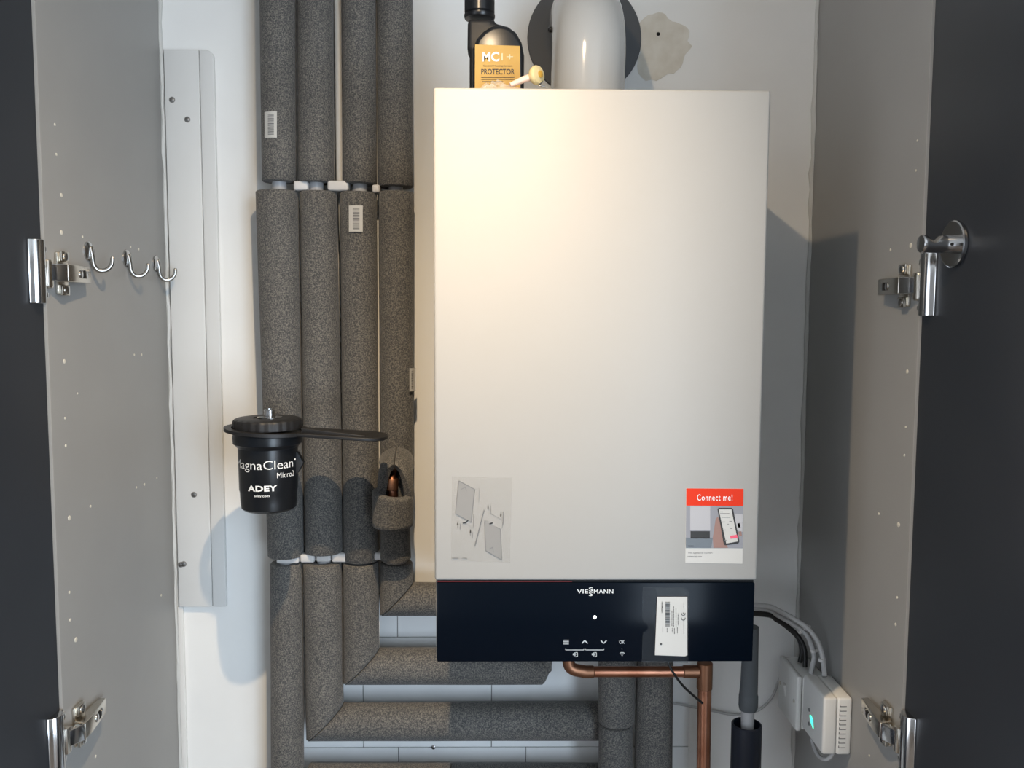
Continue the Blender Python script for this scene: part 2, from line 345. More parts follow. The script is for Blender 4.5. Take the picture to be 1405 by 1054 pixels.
# white plastic cover board on the wall beside the left panel
zt, zb = .848, -.055
def xe(z): return -.576
tb = thing('cover_board', (-.61, 0, zb), 'long white plastic board screwed to the wall beside the left grey panel', 'board')
xi = -.598
obj('board_face', B().box(XL + .008, xi, -.010, -.0005, zb, zt, .0015), 'board', tb)
ol = [(xi + .0008, 0, zb), (-.575, 0, zb), (-.575, 0, zt - .012)] + [(-.587 + .012 * math.cos(q), 0, zt - .012 + .012 * math.sin(q)) for q in [math.radians(a) for a in (15, 30, 45, 60, 75, 90)]] + [(xi + .0008, 0, zt)]
obj('edge_strip', B().prism([(x, -.0005, z) for x, y, z in ol], (0, 0, 0), (0, -.0085, 0), .0012), 'board', tb)
b = B(); c = B()
for px, py in ((257, 164), (266, 679), (248, 775), (252, 774), (236, 137)):
    q = onY(px, py, -.010); b.lathe([(.0036, 0), (.0034, .0012), (.0014, .0020)], (max(q[0], XL + .012), -.010, q[2]), (0, -1, 0), 12)
    c.lathe([(.0050, 0), (.0048, .0004)], (max(q[0], XL + .013), -.0100, q[2]), (0, -1, 0), 12)
obj('board_screws', b, 'steel_dark', tb, kind='stuff'); obj('screw_recesses', c, 'print_l', tb, kind='stuff')
obj('trim_3', B().box(XL + .004, XL + .013, -.006, -.0005, FLOOR, zb - .001, .001), 'board', kind='structure')

# ------------------------------------------------------------------ insulated pipes
def ring_tube(b, p0, p1, r0, r1, n0=None, n1=None, n=36, m=14, wob=.0, seed=0, inner=None):
    """straight foam sleeve from p0 to p1; each end is cut by the plane with normal n0 / n1; ends are open annuli"""
    rr = random.Random(seed); p0 = Vector(p0); p1 = Vector(p1); d = (p1 - p0).normalized()
    u = Vector((0, -1, 0)); u = (u - d * u.dot(d)).normalized(); w_ = d.cross(u); L = (p1 - p0).length
    n0 = Vector(n0) if n0 else d; n1 = Vector(n1) if n1 else d
    ph = [rr.uniform(0, 6.28) for _ in range(4)]
    vs = []; fs = []
    rin = inner if inner else .0115
    def rad(t, q): return (r0 + (r1 - r0) * t) * (1 + wob * (math.sin(q * 2 + ph[0] + t * 3) + .6 * math.sin(t * L * 30 + ph[1] + q)))
    rings = []
    for j in range(m + 1):
        t = j / m; ring = []
        for i in range(n):
            q = 2 * math.pi * i / n; o = u * math.cos(q) + w_ * math.sin(q); r = rad(t, q)
            s0 = -o.dot(n0) * r / d.dot(n0); s1 = L - o.dot(n1) * r / d.dot(n1)
            ring.append(p0 + o * r + d * (s0 + (s1 - s0) * t))
        rings.append(ring)
    soft = .0016
    def cap(t, first):
        nn = n0 if first else n1; base = p0 if first else p1; out = []
        for i in range(n):
            q = 2 * math.pi * i / n; o = u * math.cos(q) + w_ * math.sin(q)
            out.append([base + o * r - d * (o.dot(nn) * r / d.dot(nn)) - d * ((-e) if first else e) for r, e in ((rin, 0), (rin, .02))])
        return out
    allr = [[c[1] for c in cap(0, True)], [c[0] for c in cap(0, True)]] + [[v + d * 0 + (p0 - v).normalized() * soft for v in rings[0]]] + [[v + d * soft for v in rings[0]]] + rings[1:-1] + [[v - d * soft for v in rings[-1]]] + [[v + (p1 - v).normalized() * soft for v in rings[-1]]] + [[c[0] for c in cap(1, False)], [c[1] for c in cap(1, False)]]
    for R_ in allr: vs += R_
    for j in range(len(allr) - 1):
        for i in range(n): k = (i + 1) % n; fs.append((j * n + i, j * n + k, (j + 1) * n + k, (j + 1) * n + i))
    fs.append(tuple(range(n))[::-1]); fs.append(tuple((len(allr) - 1) * n + i for i in range(n)))
    return b.add(vs, fs)
PXM = 1180.
def at(px, py, y): return Vector(onY(px, py, y))
def wpx(px, py, wd, y): return (Vector(onY(px + wd / 2, py, y)) - Vector(onY(px - wd / 2, py, y))).length / 2
YP = -.050
def sleeve(parent, a, b_, wa, wb, y=YP, n0=None, n1=None, seed=0, y2=None, wob=.006, name='foam_sleeve'):
    y2 = y if y2 is None else y2
    bb = B(); ring_tube(bb, at(*a, y), at(*b_, y2), wpx(*a, wa, y - .02), wpx(*b_, wb, y2 - .02), n0, n1, seed=seed, wob=wob)
    return obj(name, bb, 'foam', parent, smooth=50)
labs = ['leftmost vertical pipe in grey foam insulation, running past the black filter canister',
        'second grey foam-insulated pipe from the left, turning right low below the boiler',
        'third grey foam-insulated pipe from the left, turning right just under the boiler',
        'foam-insulated pipe nearest the boiler, turning behind it at the control panel']
cols = [ # (top seg) (mid seg) (bottom seg): (x,y,w) pairs
    [((380, -150, 51), (383, 250, 47)), ((380, 263, 58), (393, 762, 50)), ((393, 772, 44), (396, 1260, 46))],
    [((432, -150, 49), (434, 251, 50)), ((437, 264, 51), (445, 757, 52)), ((443, 771, 53), None)],
    [((492, -150, 48), (494, 253, 47)), ((492, 265, 51), (496, 768, 49)), ((495, 771, 49), None)],
    [((541, -150, 50), (543, 257, 49)), ((544, 264, 49), (545, 690, 45)), ((544, 771, 44), None)]]
hor = [None, (990, 50, 826), (914, 48, 752), (822, 44, 640)]
pipes = []
for k in range(4):
    c = cols[k]; base = at(c[1][1][0], 1000, YP)
    t = thing('insulated_pipe', (base.x, YP, FLOOR), labs[k], 'pipe', 'insulated pipes left of the boiler'); pipes.append(t)
    (a, b_) = c[0]; s0 = sleeve(t, a[:2], b_[:2], a[2], b_[2], seed=k)
    (a, b_) = c[1]; s1 = sleeve(t, a[:2], b_[:2], a[2], b_[2], seed=k + 10)
    if k == 0:
        (a, b_) = c[2]; s2 = sleeve(t, a[:2], b_[:2], a[2], b_[2], seed=20)
    else:
        a = c[2][0]; hy, hw, hx = hor[k]
        xc = {1: 446, 2: 496, 3: 544}[k]
        corner = at(xc, hy, YP); r = wpx(xc, hy, hw + 2, YP - .02)
        nm = Vector((-1, 0, 1)).normalized() * 1.0
        rt = wpx(a[0], a[1], a[2], YP - .02)
        bb = B(); ring_tube(bb, at(a[0], a[1], YP), corner, rt, r, None, (1, 0, -1), seed=30 + k, wob=.005); obj('foam_sleeve', bb, 'foam', t, smooth=50)
        e = at(hx, hy + (-1 if k == 1 else 0), YP)
        bb = B(); ring_tube(bb, corner + Vector((.0012, 0, 0)), e, r, r, (1, 0, -1), (1, 0, -.35) if k == 2 else None, seed=40 + k, wob=.006, m=18); obj('foam_sleeve', bb, 'foam', t, smooth=50)
    # bare plastic pipe seen in the gaps between sleeves
    p = [at(c[0][0][0], -148, YP), at(c[0][1][0], 256, YP), at(c[1][1][0], 766, YP), at(c[2][0][0], 800, YP)]
    obj('bare_pipe', B().tube([tuple(q) for q in p], .0112, 16), 'pipe_grey', t)
# sliver of split foam hanging at the far end of the third pipe's horizontal run
q = at(745, 912, YP - .02)
ol = [at(735, 892, -.08), at(757, 893, -.08), at(757, 921, -.08), at(752, 926, -.08), at(748, 915, -.08)]
obj('foam_offcut', B().prism([tuple(v) for v in ol], (0, 0, 0), (0, .012, 0), .001), 'foam', pipes[2])
# barcode stickers on the foam
def barcode(parent, px, py, wpx_, hpx_, col, rr, clipc=True, seed=1):
    c = at(col, py, YP); R_ = rr
    def P(x, y, e=.0006):
        q = at(x, y, YP - R_); dx = max(-.97, min(.97, (q.x - c.x) / R_)); return (q.x, YP - (R_ + e) * math.sqrt(1 - dx * dx) * 1.0, q.z)
    x0, x1, y0, y1 = px - wpx_ / 2, px + wpx_ / 2, py - hpx_ / 2, py + hpx_ / 2
    b = B(); n = 6; vs = []; fs = []
    for j in range(2):
        for i in range(n + 1): vs.append(P(x0 + (x1 - x0) * i / n, (y0, y1)[j], .0008))
    for i in range(n): fs.append((i, i + 1, n + 2 + i, n + 1 + i))
    st = obj('barcode_sticker', b.add(vs, fs), 'paper', parent, smooth=60)
    b = B(); r2 = random.Random(seed); y = y0 + hpx_ * .12
    while y < y1 - hpx_ * .12:
        hh = r2.choice((.6, .9, 1.4)); a, d = x0 + wpx_ * .3, x0 + wpx_ * .78
        b.add([P(a, y + hh, .0012), P((a + d) / 2, y + hh, .0012), P(d, y + hh, .0012), P(d, y, .0012), P((a + d) / 2, y, .0012), P(a, y, .0012)], [(0, 1, 4, 5), (1, 2, 3, 4)]); y += hh + r2.choice((.7, 1.1))
    obj('barcode', b, 'print_m', st, kind='stuff')
    return st
barcode(pipes[0], 371, 171, 18, 36, 382, .0275, seed=1)
barcode(pipes[2], 488, 300, 19, 36, 492, .0305, seed=2)
barcode(pipes[3], 565, 522, 8, 32, 545, .0295, seed=3)
# white plastic pipe between columns two and three, with its clip
t = thing('plastic_pipe', (at(466, 256, -.03).x, -.03, at(466, 256, -.03).z), 'thin white plastic pipe between the second and third insulated pipes', 'pipe')
obj('tube', B().tube([at(462, -148, -.03), at(467, 256, -.03)], .0065, 14), 'white_pl', t)
obj('tube_below', B().tube([at(467, 262, -.03), at(469, 330, -.03)], .0040, 12), 'white_pl', t)
# pipe clips fixed to the wall in the gaps
for px, py, wd, hh, lab in ((413, 255, 20, 13, 'white pipe clip in the upper gap between first and second insulated pipes'), (464, 255, 29, 14, 'wide white pipe clip in the upper gap below the thin white pipe'), (516, 259, 11, 11, 'white pipe clip in the upper gap between third and fourth insulated pipes'),
                            (395, 768, 31, 10, 'white pipe clip in the lower gap, leftmost of its row'), (422, 766, 20, 12, 'lilac-white pipe clip second in the lower gap row'), (444, 765, 20, 12, 'lilac-white pipe clip third in the lower gap row'), (469, 765, 28, 13, 'brightest white pipe clip mid row in the lower gap'),
                            (519, 763, 17, 11, 'white pipe clip between third and fourth pipes in the lower gap'), (544, 766, 31, 11, 'white pipe clip around the pipe nearest the boiler in the lower gap')):
    c = at(px, py, -.062); hw = wpx(px, py, wd, -.062); hz = wpx(px, py, hh, -.062)
    t = thing('pipe_clip', (c.x, 0, c.z - hz), lab, 'pipe clip', 'pipe clips')
    obj('clip_body', B().box(c.x - hw, c.x + hw, -.066, -.040, c.z - hz, c.z + hz, .0035, 3), 'clip', t)
    obj('clip_stem', B().box(c.x - hw * .5, c.x + hw * .5, -.041, -.0005, c.z - hz * .7, c.z + hz * .7, .001), 'clip', t)

# side branch near the black filter: split foam elbow, collar, copper inside
c0 = at(541, 724, -.115)
br = pipes[3]      # the branch is part of the pipe nearest the boiler
cc = at(539, 676, -.115); cb = at(539, 722, -.110); rc = wpx(539, 690, 57, -.125)
b = B(); ring_tube(b, cb, cc, rc * .97, rc, (.0, 0, 1), (.14, -.10, 1), seed=5, wob=.010, inner=.021, m=8); obj('foam_collar', b, 'foam', br, smooth=50)
b = B(); ring_tube(b, at(543, 766, -.075), at(542, 700, -.095), wpx(543, 750, 42, -.09), wpx(543, 710, 40, -.11), seed=6, wob=.006); obj('foam_sleeve', b, 'foam', br, smooth=50)
def hood():
    path = sp([at(542, 692, -.110), at(543, 668, -.113), at(543, 650, -.106), at(544, 640, -.088), at(544, 635, -.06), at(544, 632, -.03)], 6)
    RO, RI = .0268, .0150; m_ = len(path)
    for side in (0, 1):
        vs = []; fs = []; n = 14
        for i, p in enumerate(path):
            t = i / (m_ - 1); T = (path[min(i + 1, m_ - 1)] - path[max(i - 1, 0)]).normalized(); U = Vector((1, 0, 0)); Wd = T.cross(U).normalized()
            if Wd.y > 0 and T.z > .5: Wd = -Wd
            if Wd.z < 0 and T.z <= .5: Wd = -Wd
            # slit angle measured from the outer side of the bend
            gap = math.radians(max(2.5, 78 * math.sqrt(max(0, 1 - t / .40))))
            for ro in (RO * (1 + .04 * math.sin(9 * t + side)), RI):
                for k in range(n + 1):
                    q = gap + (math.pi - gap) * k / n; sg = -1 if side == 0 else 1
                    vs.append(p + Wd * math.cos(q) * ro + U * sg * math.sin(q) * ro)
        w2 = 2 * (n + 1)
        for i in range(m_ - 1):
            for k in range(n):
                fs.append((i * w2 + k, i * w2 + k + 1, (i + 1) * w2 + k + 1, (i + 1) * w2 + k))
                fs.append((i * w2 + n + 1 + k, i * w2 + n + 2 + k, (i + 1) * w2 + n + 2 + k, (i + 1) * w2 + n + 1 + k))
            fs.append((i * w2, i * w2 + n + 1, (i + 1) * w2 + n + 1, (i + 1) * w2))
        for k in range(n): fs.append((k, k + 1, n + 2 + k, n + 1 + k)); o_ = (m_ - 1) * w2; fs.append((o_ + k, o_ + k + 1, o_ + n + 2 + k, o_ + n + 1 + k))
        obj('elbow_half', B().add(vs, fs), 'foam', br, smooth=50)
hood()
obj('copper_tube', B().tube(sp([at(540, 720, -.108), at(539, 680, -.112), at(538, 660, -.108), at(538, 650, -.09), at(540, 645, -.05)], 6), .0075, 16), 'copper', br)
b = B(); cf = at(538, 664, -.113); b.lathe([(.0086, -.010), (.0094, -.008), (.0094, .006), (.0086, .008)], cf, (0, .1, 1), 18); obj('copper_fitting', b, 'solder', br)

# bottom run just inside the lower edge and the two uprights below the boiler
def hsl(t, x0, x1, py, w_, y, seed):
    bb = B(); ring_tube(bb, at(x0, py, y), at(x1, py, y), wpx(600, py, w_, y), wpx(600, py, w_, y), seed=seed, wob=.006, m=18); return obj('foam_sleeve', bb, 'foam', t, smooth=50)
t = thing('insulated_pipe', (at(620, 1075, YP).x, YP, at(620, 1075, YP).z), 'horizontal foam-insulated pipe at the very bottom, its upper edge just showing', 'pipe', 'insulated pipes under the boiler')
hsl(t, 424, 618, 1074, 52, YP, 51); hsl(t, 619, 838, 1074, 51, YP, 52)
t = thing('insulated_pipe', (at(845, 1054, -.085).x, -.085, FLOOR), 'upright foam-insulated pipe under the boiler with a cut joint, left of the two', 'pipe', 'insulated pipes under the boiler')
sleeve(t, (846, 880), (846, 990), 51, 50, y=-.095, seed=61); sleeve(t, (845, 993), (842, 1260), 47, 50, y=-.095, seed=62)
t = thing('insulated_pipe', (at(899, 1054, -.085).x, -.085, FLOOR), 'upright foam-insulated pipe under the boiler, right of the two, behind the copper pipe', 'pipe', 'insulated pipes under the boiler')
sleeve(t, (899, 880), (893, 1260), 50, 54, y=-.095, seed=63)
b = at(603, 1016, -.075)

# ------------------------------------------------------------------ boiler
bo = thing('boiler', (0, -.19, 0), 'tall white wall-hung gas boiler with a black glass control panel along its bottom', 'boiler')
obj('cover', B().box(-.200, .200, -.375, -.016, .1055, .700, .0035, 3), 'cover', bo)
obj('lower_body', B().box(-.1990, .1992, -.366, -.016, .004, .106, .002), 'cover', bo)
obj('control_panel', B().box(-.1978, .1975, -.3750, -.3662, .0015, .1030, .0022, 2), 'glass_black', bo)
obj('seam', B().box(-.197, .196, -.3725, -.366, .1032, .1053), 'dark', bo)
obj('seam_reflection', B().box(-.197, -.03, -.3735, -.3725, .1034, .1046), 'red', bo)  # thin red reflection along the join, laid in as a coloured strip
b = B()
for x in (-.16, -.09, -.045, .03, .07): b.box(x, x + .022, -.355, -.33, -.004, .0045, .001)
obj('latches', b, 'chrome', bo, kind='stuff')
obj('wall_bracket', B().box(-.17, .17, -.017, -.0002, .56, .62, .001), 'steel_dark', bo)
EY = -.3750
def F(e): return lambda x, y: Vector(onY(x, y, EY - e))
def PF(x0, y0, x1, y1, e):      # text box in pixels on the boiler front
    f_ = F(e); return plane(f_(x0, y1), f_(x1, y1), f_(x0, y0))
# logo and icons
b = B()
put(b, 'VIE', PF(791.5, 808.8, 807, 814.5, .0004), .015, 1.05); put(b, 'MANN', PF(814.8, 808.8, 841.5, 814.5, .0004), .015, 1.08)
put(b, 'S', PF(808, 806, 813.4, 811.6, .0004), .015); put(b, 'S', PF(808, 812.3, 813.4, 818, .0004), .015)
obj('logo', b, 'logo', bo, 'silver lettering with two letters stacked', kind='stuff')
P = F(.0004); b = B()
for i in range(4): rect(b, 773, 878.3 + i * 1.7, 780.5, 879.2 + i * 1.7, P)
strokes(b, [(798.5, 883), (802.3, 879), (806.3, 883)], 1.5, P); strokes(b, [(824.3, 879), (828.2, 883), (832.2, 879)], 1.5, P)
put(b, 'OK', PF(849.5, 878.7, 857.2, 883.5, .0004), .01)
strokes(b, [(776, 890), (776, 892), (801, 892), (801, 890)], .9, P); strokes(b, [(803.5, 890), (803.5, 892), (828.5, 892), (828.5, 890)], .9, P)
for x in (789, 815):
    strokes(b, [(x + .3, 895.5), (x + 3.3, 895.5), (x + 3.3, 901), (x + .5, 901)], .9, P); rect(b, x - 3, 896.6, x + .6, 899.2, P)
    strokes(b, [(x - 1, 895.6), (x + 1.2, 898), (x - 1, 900.3)], 1.1, P)
strokes(b, [(850.3, 896.6), (851.8, 895.5), (855.2, 895.5), (856.7, 896.6)], .9, P); strokes(b, [(851.6, 898), (852.6, 897.2), (854.5, 897.2), (855.4, 898)], .9, P)
rect(b, 852.9, 898.6, 854.2, 899.9, P); rect(b, 853, 890, 853.9, 890.9, P)
obj('touch_icons', b, 'icon', bo, 'row of pale touch symbols', kind='stuff')
q = P(816, 847); obj('power_light', B().lathe([(.0022, 0), (.0022, .0004)], q, (0, -1, 0), 18), 'led_w', bo, 'small lit white dot')
# pouch with the rating label
P = F(.0012)
pz = F(.0010); po = B(); n = 10
po.add([pz(882, 806), pz(882, 850)] + [tuple(Vector(pz(882, 861)) + Vector((.0065 * math.sin(a), 0, .0065 * math.cos(a)))) for a in [math.pi * i / 8 for i in range(9)]] + [pz(882, 872), pz(881, 908.5), pz(944, 909.5), pz(946, 812), pz(938, 806)], [tuple(range(16))])
pouch = obj('label_pouch', po, 'film', bo, 'clear film pouch holding the rating label')
e = B()
for pts in ([(882, 806), (938, 806.5), (946, 813)], [(882, 806), (881.5, 850)], [(882, 872), (881, 908.5), (944, 909.5)]): strokes(e, pts, .9, F(.0014))
e.add([F(.0014)(899, 807), F(.0014)(936, 807), F(.0014)(944, 817), F(.0014)(902, 819)], [(0, 1, 2, 3)])
obj('pouch_fold', e, 'film', pouch, kind='stuff')
card = obj('label_card', B().prism([tuple(F(.0016)(x, y)) for x, y in ((901.5, 819), (943, 819), (943, 899), (940, 900.5), (898.5, 899))], (0, 0, 0), (0, -.0004, 0)), 'paper', pouch, smooth=0)
P = F(.0024); b = B(); r2 = random.Random(3)
y = 826
while y < 859.5: hh = r2.choice((.5, .8, 1.2)); rect(b, 913, y, 919, y + hh, P); y += hh + r2.choice((.5, .8))
def vtext(s, x0, x1, y0, y1): f_ = P; put(b, s, plane(f_(x1, y1), f_(x1, y0), f_(x0, y1)), .005)   # reads upwards
vtext('VIESSMANN', 907.4, 909.6, 826, 841)
for x, y0, y1 in ((921.6, 838, 860), (924, 832, 860), (927.2, 834, 860), (930, 842, 858), (922, 862, 868), (925, 862, 870), (929, 861, 869), (915, 862, 868), (909, 860, 868), (938, 827, 835), (938, 850, 870)):
    y = y0
    while y < y1: L = r2.uniform(1, 3); rect(b, x, y, x + .7, min(y + L, y1), P); y += L + .7
for yc in (848.5, 842):
    pts = [(937.0 - 2.6 + 2.6 * (1 - math.cos(a)) - 0 , yc + 2.3 * math.cos(a)) for a in [0]]
    strokes(b, [(940 - 4.6 * 0 - 0, 0)] * 0 or [(939.6 - 0 * 1, yc + 0), (939.6, yc)][:0] or [(936.2 - 2.3 * math.sin(t_), yc + 2.3 * math.cos(t_)) if False else (937.5 + 2.6 * math.cos(t_), yc + 2.6 * math.sin(t_)) for t_ in [math.radians(-20 + 220 * i / 8) for i in range(9)]], .9, P)
rect(b, 937, 840.6, 937.9, 842.5, P)
b.lathe([(.0013, 0), (.0013, .0001)], P(907, 884), (0, -1, 0), 10)
obj('label_print', b, 'print_d', card, kind='stuff')
# red "Connect me!" sticker
X0, Y0, X1, Y1 = 941, 670, 1020, 773
st = obj('connect_sticker', B().prism([tuple(F(.0001)(x, y)) for x, y in ((941.2, 670), (1020.3, 670.5), (1018.6, 773.5), (940.2, 772.5))], (0, 0, 0), (0, -.0003, 0)), 'paper', bo, 'red-topped sticker reading Connect me!', smooth=0)
P = F(.0006); b = B(); b.quad(P(941.5, 694), P(1019.8, 694.5), P(1020.2, 670.8), P(941.6, 670.3)); obj('header', b, 'sred', st)
b = B(); put(b, 'Connect me!', PF(956.5, 678.5, 1005, 687, .0009), .004, 1.12); obj('lettering', b, 'print_w', st, kind='stuff')
b = B(); b.quad(P(941, 752), P(1018.8, 752.5), P(1019.5, 694.8), P(941.4, 694.5)); obj('photo', b, 'sgrey', st)
P = F(.0008); b = B(); b.quad(P(941, 752), P(976, 752), P(978, 738), P(941, 738)); obj('photo_shadow', b, 'slate', st)
b = B(); rect(b, 947, 695, 974.5, 728, P); b.quad(P(1003, 726), P(1018.8, 730), P(1019.2, 706), P(1008, 705)); obj('photo_boiler', b, 'swhite', st, kind='stuff')
b = B(); rect(b, 947.5, 729, 974, 739, P); b.add([F(.0010)(*v) for v in ((984.5, 699), (986, 697), (1004, 697), (1006, 699), (1014.5, 743), (1013, 746), (995, 748.5), (993, 747))], [tuple(range(8))]); rect(b, 944, 749, 952, 750, P); obj('photo_black', b, 'print_d', st, kind='stuff')
b = B(); b.add([P(*v) for v in ((979, 752), (978, 738), (982, 712), (985, 709), (988, 716), (993, 740), (999, 752))], [tuple(range(7))]); b.quad(P(1012, 718), P(1015, 718), P(1016, 724), P(1013, 724)); b.quad(P(1013, 730), P(1017, 729), P(1018, 735), P(1014, 736)); obj('photo_hand', b, 'skin', st, kind='stuff')
P = F(.0012); b = B(); b.add([P(*v) for v in ((986, 699), (1003.5, 699), (1012.5, 743), (996.5, 746))], [(0, 1, 2, 3)]); obj('photo_screen', b, 'paper', st)
b = B(); b.quad(P(1001.5, 738.5), P(1012, 736.5), P(1011.5, 734.8), P(1001.5, 736)) ; b = B(); b.quad(*[F(.0014)(*v) for v in ((1002.5, 739.5), (1012.3, 738), (1011.2, 733.8), (1001.5, 735.5))]); obj('photo_button', b, 'pink', st)
b = B(); P = F(.0014)
for x, y, w_ in ((988, 702, 4), (988, 704.5, 13), (990, 709.5, 12), (991, 716, 4), (1000.5, 715, 4), (992, 727, 4), (1002, 725, 3), (994, 741, 3), (998, 719, 2)): rect(b, x, y, x + w_, y + .8, P)
put(b, 'This appliance is smart', PF(943.5, 757.5, 977.5, 760.3, .0006), 0); put(b, 'connected now', PF(943.5, 762, 963, 764.8, .0006), 0)
obj('small_print', b, 'print_m', st, kind='stuff')
# instruction sticker with line drawing
st = obj('instruction_sticker', B().prism([tuple(F(.0001)(x, y)) for x, y in ((620.5, 654), (703, 655.5), (699.5, 772), (619, 769.5))], (0, 0, 0), (0, -.0003, 0)), 'film_w', bo, 'clear sticker with a line drawing of two tilted panels', smooth=0)
k = 130 / 913.
def D(pts): return [(590 + x * k, 640 + y * k) for x, y in pts]
P = F(.0006); b = B()
b.add([P(*v) for v in D([(245, 455), (278, 140), (430, 222), (395, 540)])], [(0, 1, 2, 3)]); b.add([P(*v) for v in D([(538, 812), (525, 525), (678, 605), (692, 902)])], [(0, 1, 2, 3)])
obj('drawing_fill', b, 'print_l', st, kind='stuff')
P = F(.0008); b = B()
strokes(b, D([(245, 455), (278, 140), (430, 222), (395, 540), (385, 535)]), .8, P); strokes(b, D([(245, 455), (350, 515)]), .8, P)
strokes(b, D([(525, 525), (538, 812), (692, 902), (678, 605), (640, 585)]), .8, P); strokes(b, D([(525, 525), (570, 530)]), .6, P)
strokes(b, D([(522, 420), (432, 770)]), 1.1, P)
for x, y, L in ((268, 535, 60), (290, 550, 60), (390, 605, 60), (408, 630, 60), (560, 368, 50), (582, 368, 80), (683, 438, 55), (705, 440, 120)): strokes(b, D([(x, y), (x + 1, y + L)]), .9, P)
strokes(b, D([(700, 540), (695, 600)]), .5, P); strokes(b, D([(430, 222), (475, 215), (470, 350)]), .35, P); strokes(b, D([(575, 450), (700, 520)]), .5, P); strokes(b, D([(420, 460), (418, 590)]), .5, P); strokes(b, D([(330, 545), (420, 600)]), .35, P)
strokes(b, D([(570, 800), (603, 780), (612, 830)]), .7, P); strokes(b, D([(300, 222), (340, 200), (352, 235)]), .7, P)
rect(b, *D([(215, 882)])[0], *D([(275, 890)])[0], P); rect(b, *D([(310, 883)])[0], *D([(358, 890)])[0], P)
obj('drawing_lines', b, 'print_m', st, kind='stuff')
b = B(); strokes(b, D([(315, 548), (345, 543), (368, 518)]), 1.6, P); strokes(b, D([(572, 555), (605, 545)]), 1.8, P)
for x, y, d_ in ((268, 535, 1), (390, 610, 1), (560, 420, -1), (683, 492, -1)): b.add([P(*v) for v in D([(x - 7, y + 28 * d_), (x + 7, y + 28 * d_), (x, y)])], [(0, 1, 2)])
obj('drawing_arrows', b, 'print_d', st, kind='stuff')

# flue and rosette
fl = thing('flue_pipe', (.003, -.165, .700), 'glossy white flue pipe rising from the boiler top and bending into the wall', 'flue')
FY = -.165
pts = [(.003, FY, .7005), (.003, FY, .74), (.003, FY, .77)] + [(.004, FY + .075 - .075 * math.cos(a), .800 + .073 * math.sin(a)) for a in [math.pi / 2 * i / 12 for i in range(13)]] + [(.010, -.05, .873), (.013, -.0002, .873)]
obj('elbow', B().tube(pts, .0520, 48), 'flue', fl)
obj('base_collar', B().lathe([(.057, .0003), (.059, .002), (.059, .014), (.0535, .017), (.0522, .017)], (.003, FY, .7), (0, 0, 1), 48), 'flue', fl)
obj('clip_screw', B().lathe([(.004, -.001), (.004, .004), (.002, .006)], (.003 - .0505, FY + .012, .838), (-1, 0, 0), 12), 'black_m', fl)
obj('wall_rosette', B().lathe([(.0905, .0002), (.0912, .002), (.0900, .0040), (.070, .0052), (.056, .0070), (.053, .0100), (.0522, .0100)], (.013, 0, .873), (0, -1, 0), 64), 'rubber', label='round dark grey rubber rosette around the flue on the wall', cat='rosette')

# bottle on the boiler
YB = -.27
def Q(px, py, y=YB): p = onY(px, py, y); return p
bt = thing('bottle', (-.13, YB, .700), 'black chemical bottle with gold protector label on top of the boiler', 'bottle')
def outl(pts, y): return [(Q(a, c)[0], y, Q(a, c)[2]) if c is not None else (Q(a, 110)[0], y, .7008) for a, c in pts]
arch = [(719 - 0, None), (719.5, 70), (717, 55), (711, 43), (702, 34), (692, 28), (682, 25.5), (677, 24), (677, 19), (641, 19), (640.5, 60), (643.5, 64), (643.5, None)]
obj('bottle_body', B().prism(outl(arch, YB + .016), (0, 0, 0), (0, .042, 0), .006), 'black_m', bt)
arch = [(719, None), (719.5, 75), (716, 57), (708, 43), (697, 35), (686, 33), (674, 35), (663, 42), (654, 52), (648.5, 66), (648, None)]
obj('front_shell', B().prism(outl(arch, YB), (0, 0, 0), (0, .030, 0), .006), 'black', bt)
c = Q(658, 20, YB + .035); r = .0195
b = B(); n = 60; vs = []; fs = []
hs = [(.92, .0), (1, .002), (1, .020), (1.0, .026), (.93, .029), (.1, .029)]
for rr, hh in hs:
    for i in range(n): q = 2 * math.pi * i / n; g = 1 + (.025 if i % 2 else 0) * (rr == 1); vs.append((c[0] + r * rr * g * math.cos(q), YB + .035 + r * rr * g * math.sin(q), c[2] + hh))
for j in range(len(hs) - 1):
    for i in range(n): k_ = (i + 1) % n; fs.append((j * n + i, j * n + k_, (j + 1) * n + k_, (j + 1) * n + i))
fs.append(tuple(range(n))); fs.append(tuple((len(hs) - 1) * n + i for i in range(n)))
obj('screw_cap', B().add(vs, fs), 'black', bt)
obj('neck_ring', B().lathe([(.0195, -.006), (.0205, -.004), (.0205, -.001), (.017, .0)], (c[0], YB + .035, c[2]), (0, 0, 1), 32), 'black', bt)
L = lambda e: (lambda x, y: Vector(onY(x, y, YB - e)))
lab = obj('gold_label', B().quad(L(.0005)(651.5, 124), L(.0005)(714, 124), L(.0005)(713.3, 63), L(.0005)(651.8, 61)), 'gold', bt, 'gold label reading PROTECTOR')
def PL(x0, y0, x1, y1): f_ = L(.0010); return plane(f_(x0, y1), f_(x1, y1), f_(x0, y0))
b = B(); put(b, 'MC', PL(661.5, 71, 685, 84.5), .03); obj('white_lettering', b, 'print_w', lab, kind='stuff')
b = B(); put(b, '1+', PL(688, 73, 704, 83), .0); obj('silver_lettering', b, 'print_g', lab, kind='stuff')
b = B(); put(b, 'PROTECTOR', PL(660.3, 94.5, 706, 102), .012); put(b, 'Central Heating System', PL(663, 89, 703, 92), 0)
rect(b, 660, 105.2, 706, 106.4, L(.001)); rect(b, 660, 108.2, 706, 109.2, L(.001)); rect(b, 662, 111.5, 690, 112.3, L(.001)); obj('dark_lettering', b, 'print_d', lab, kind='stuff')

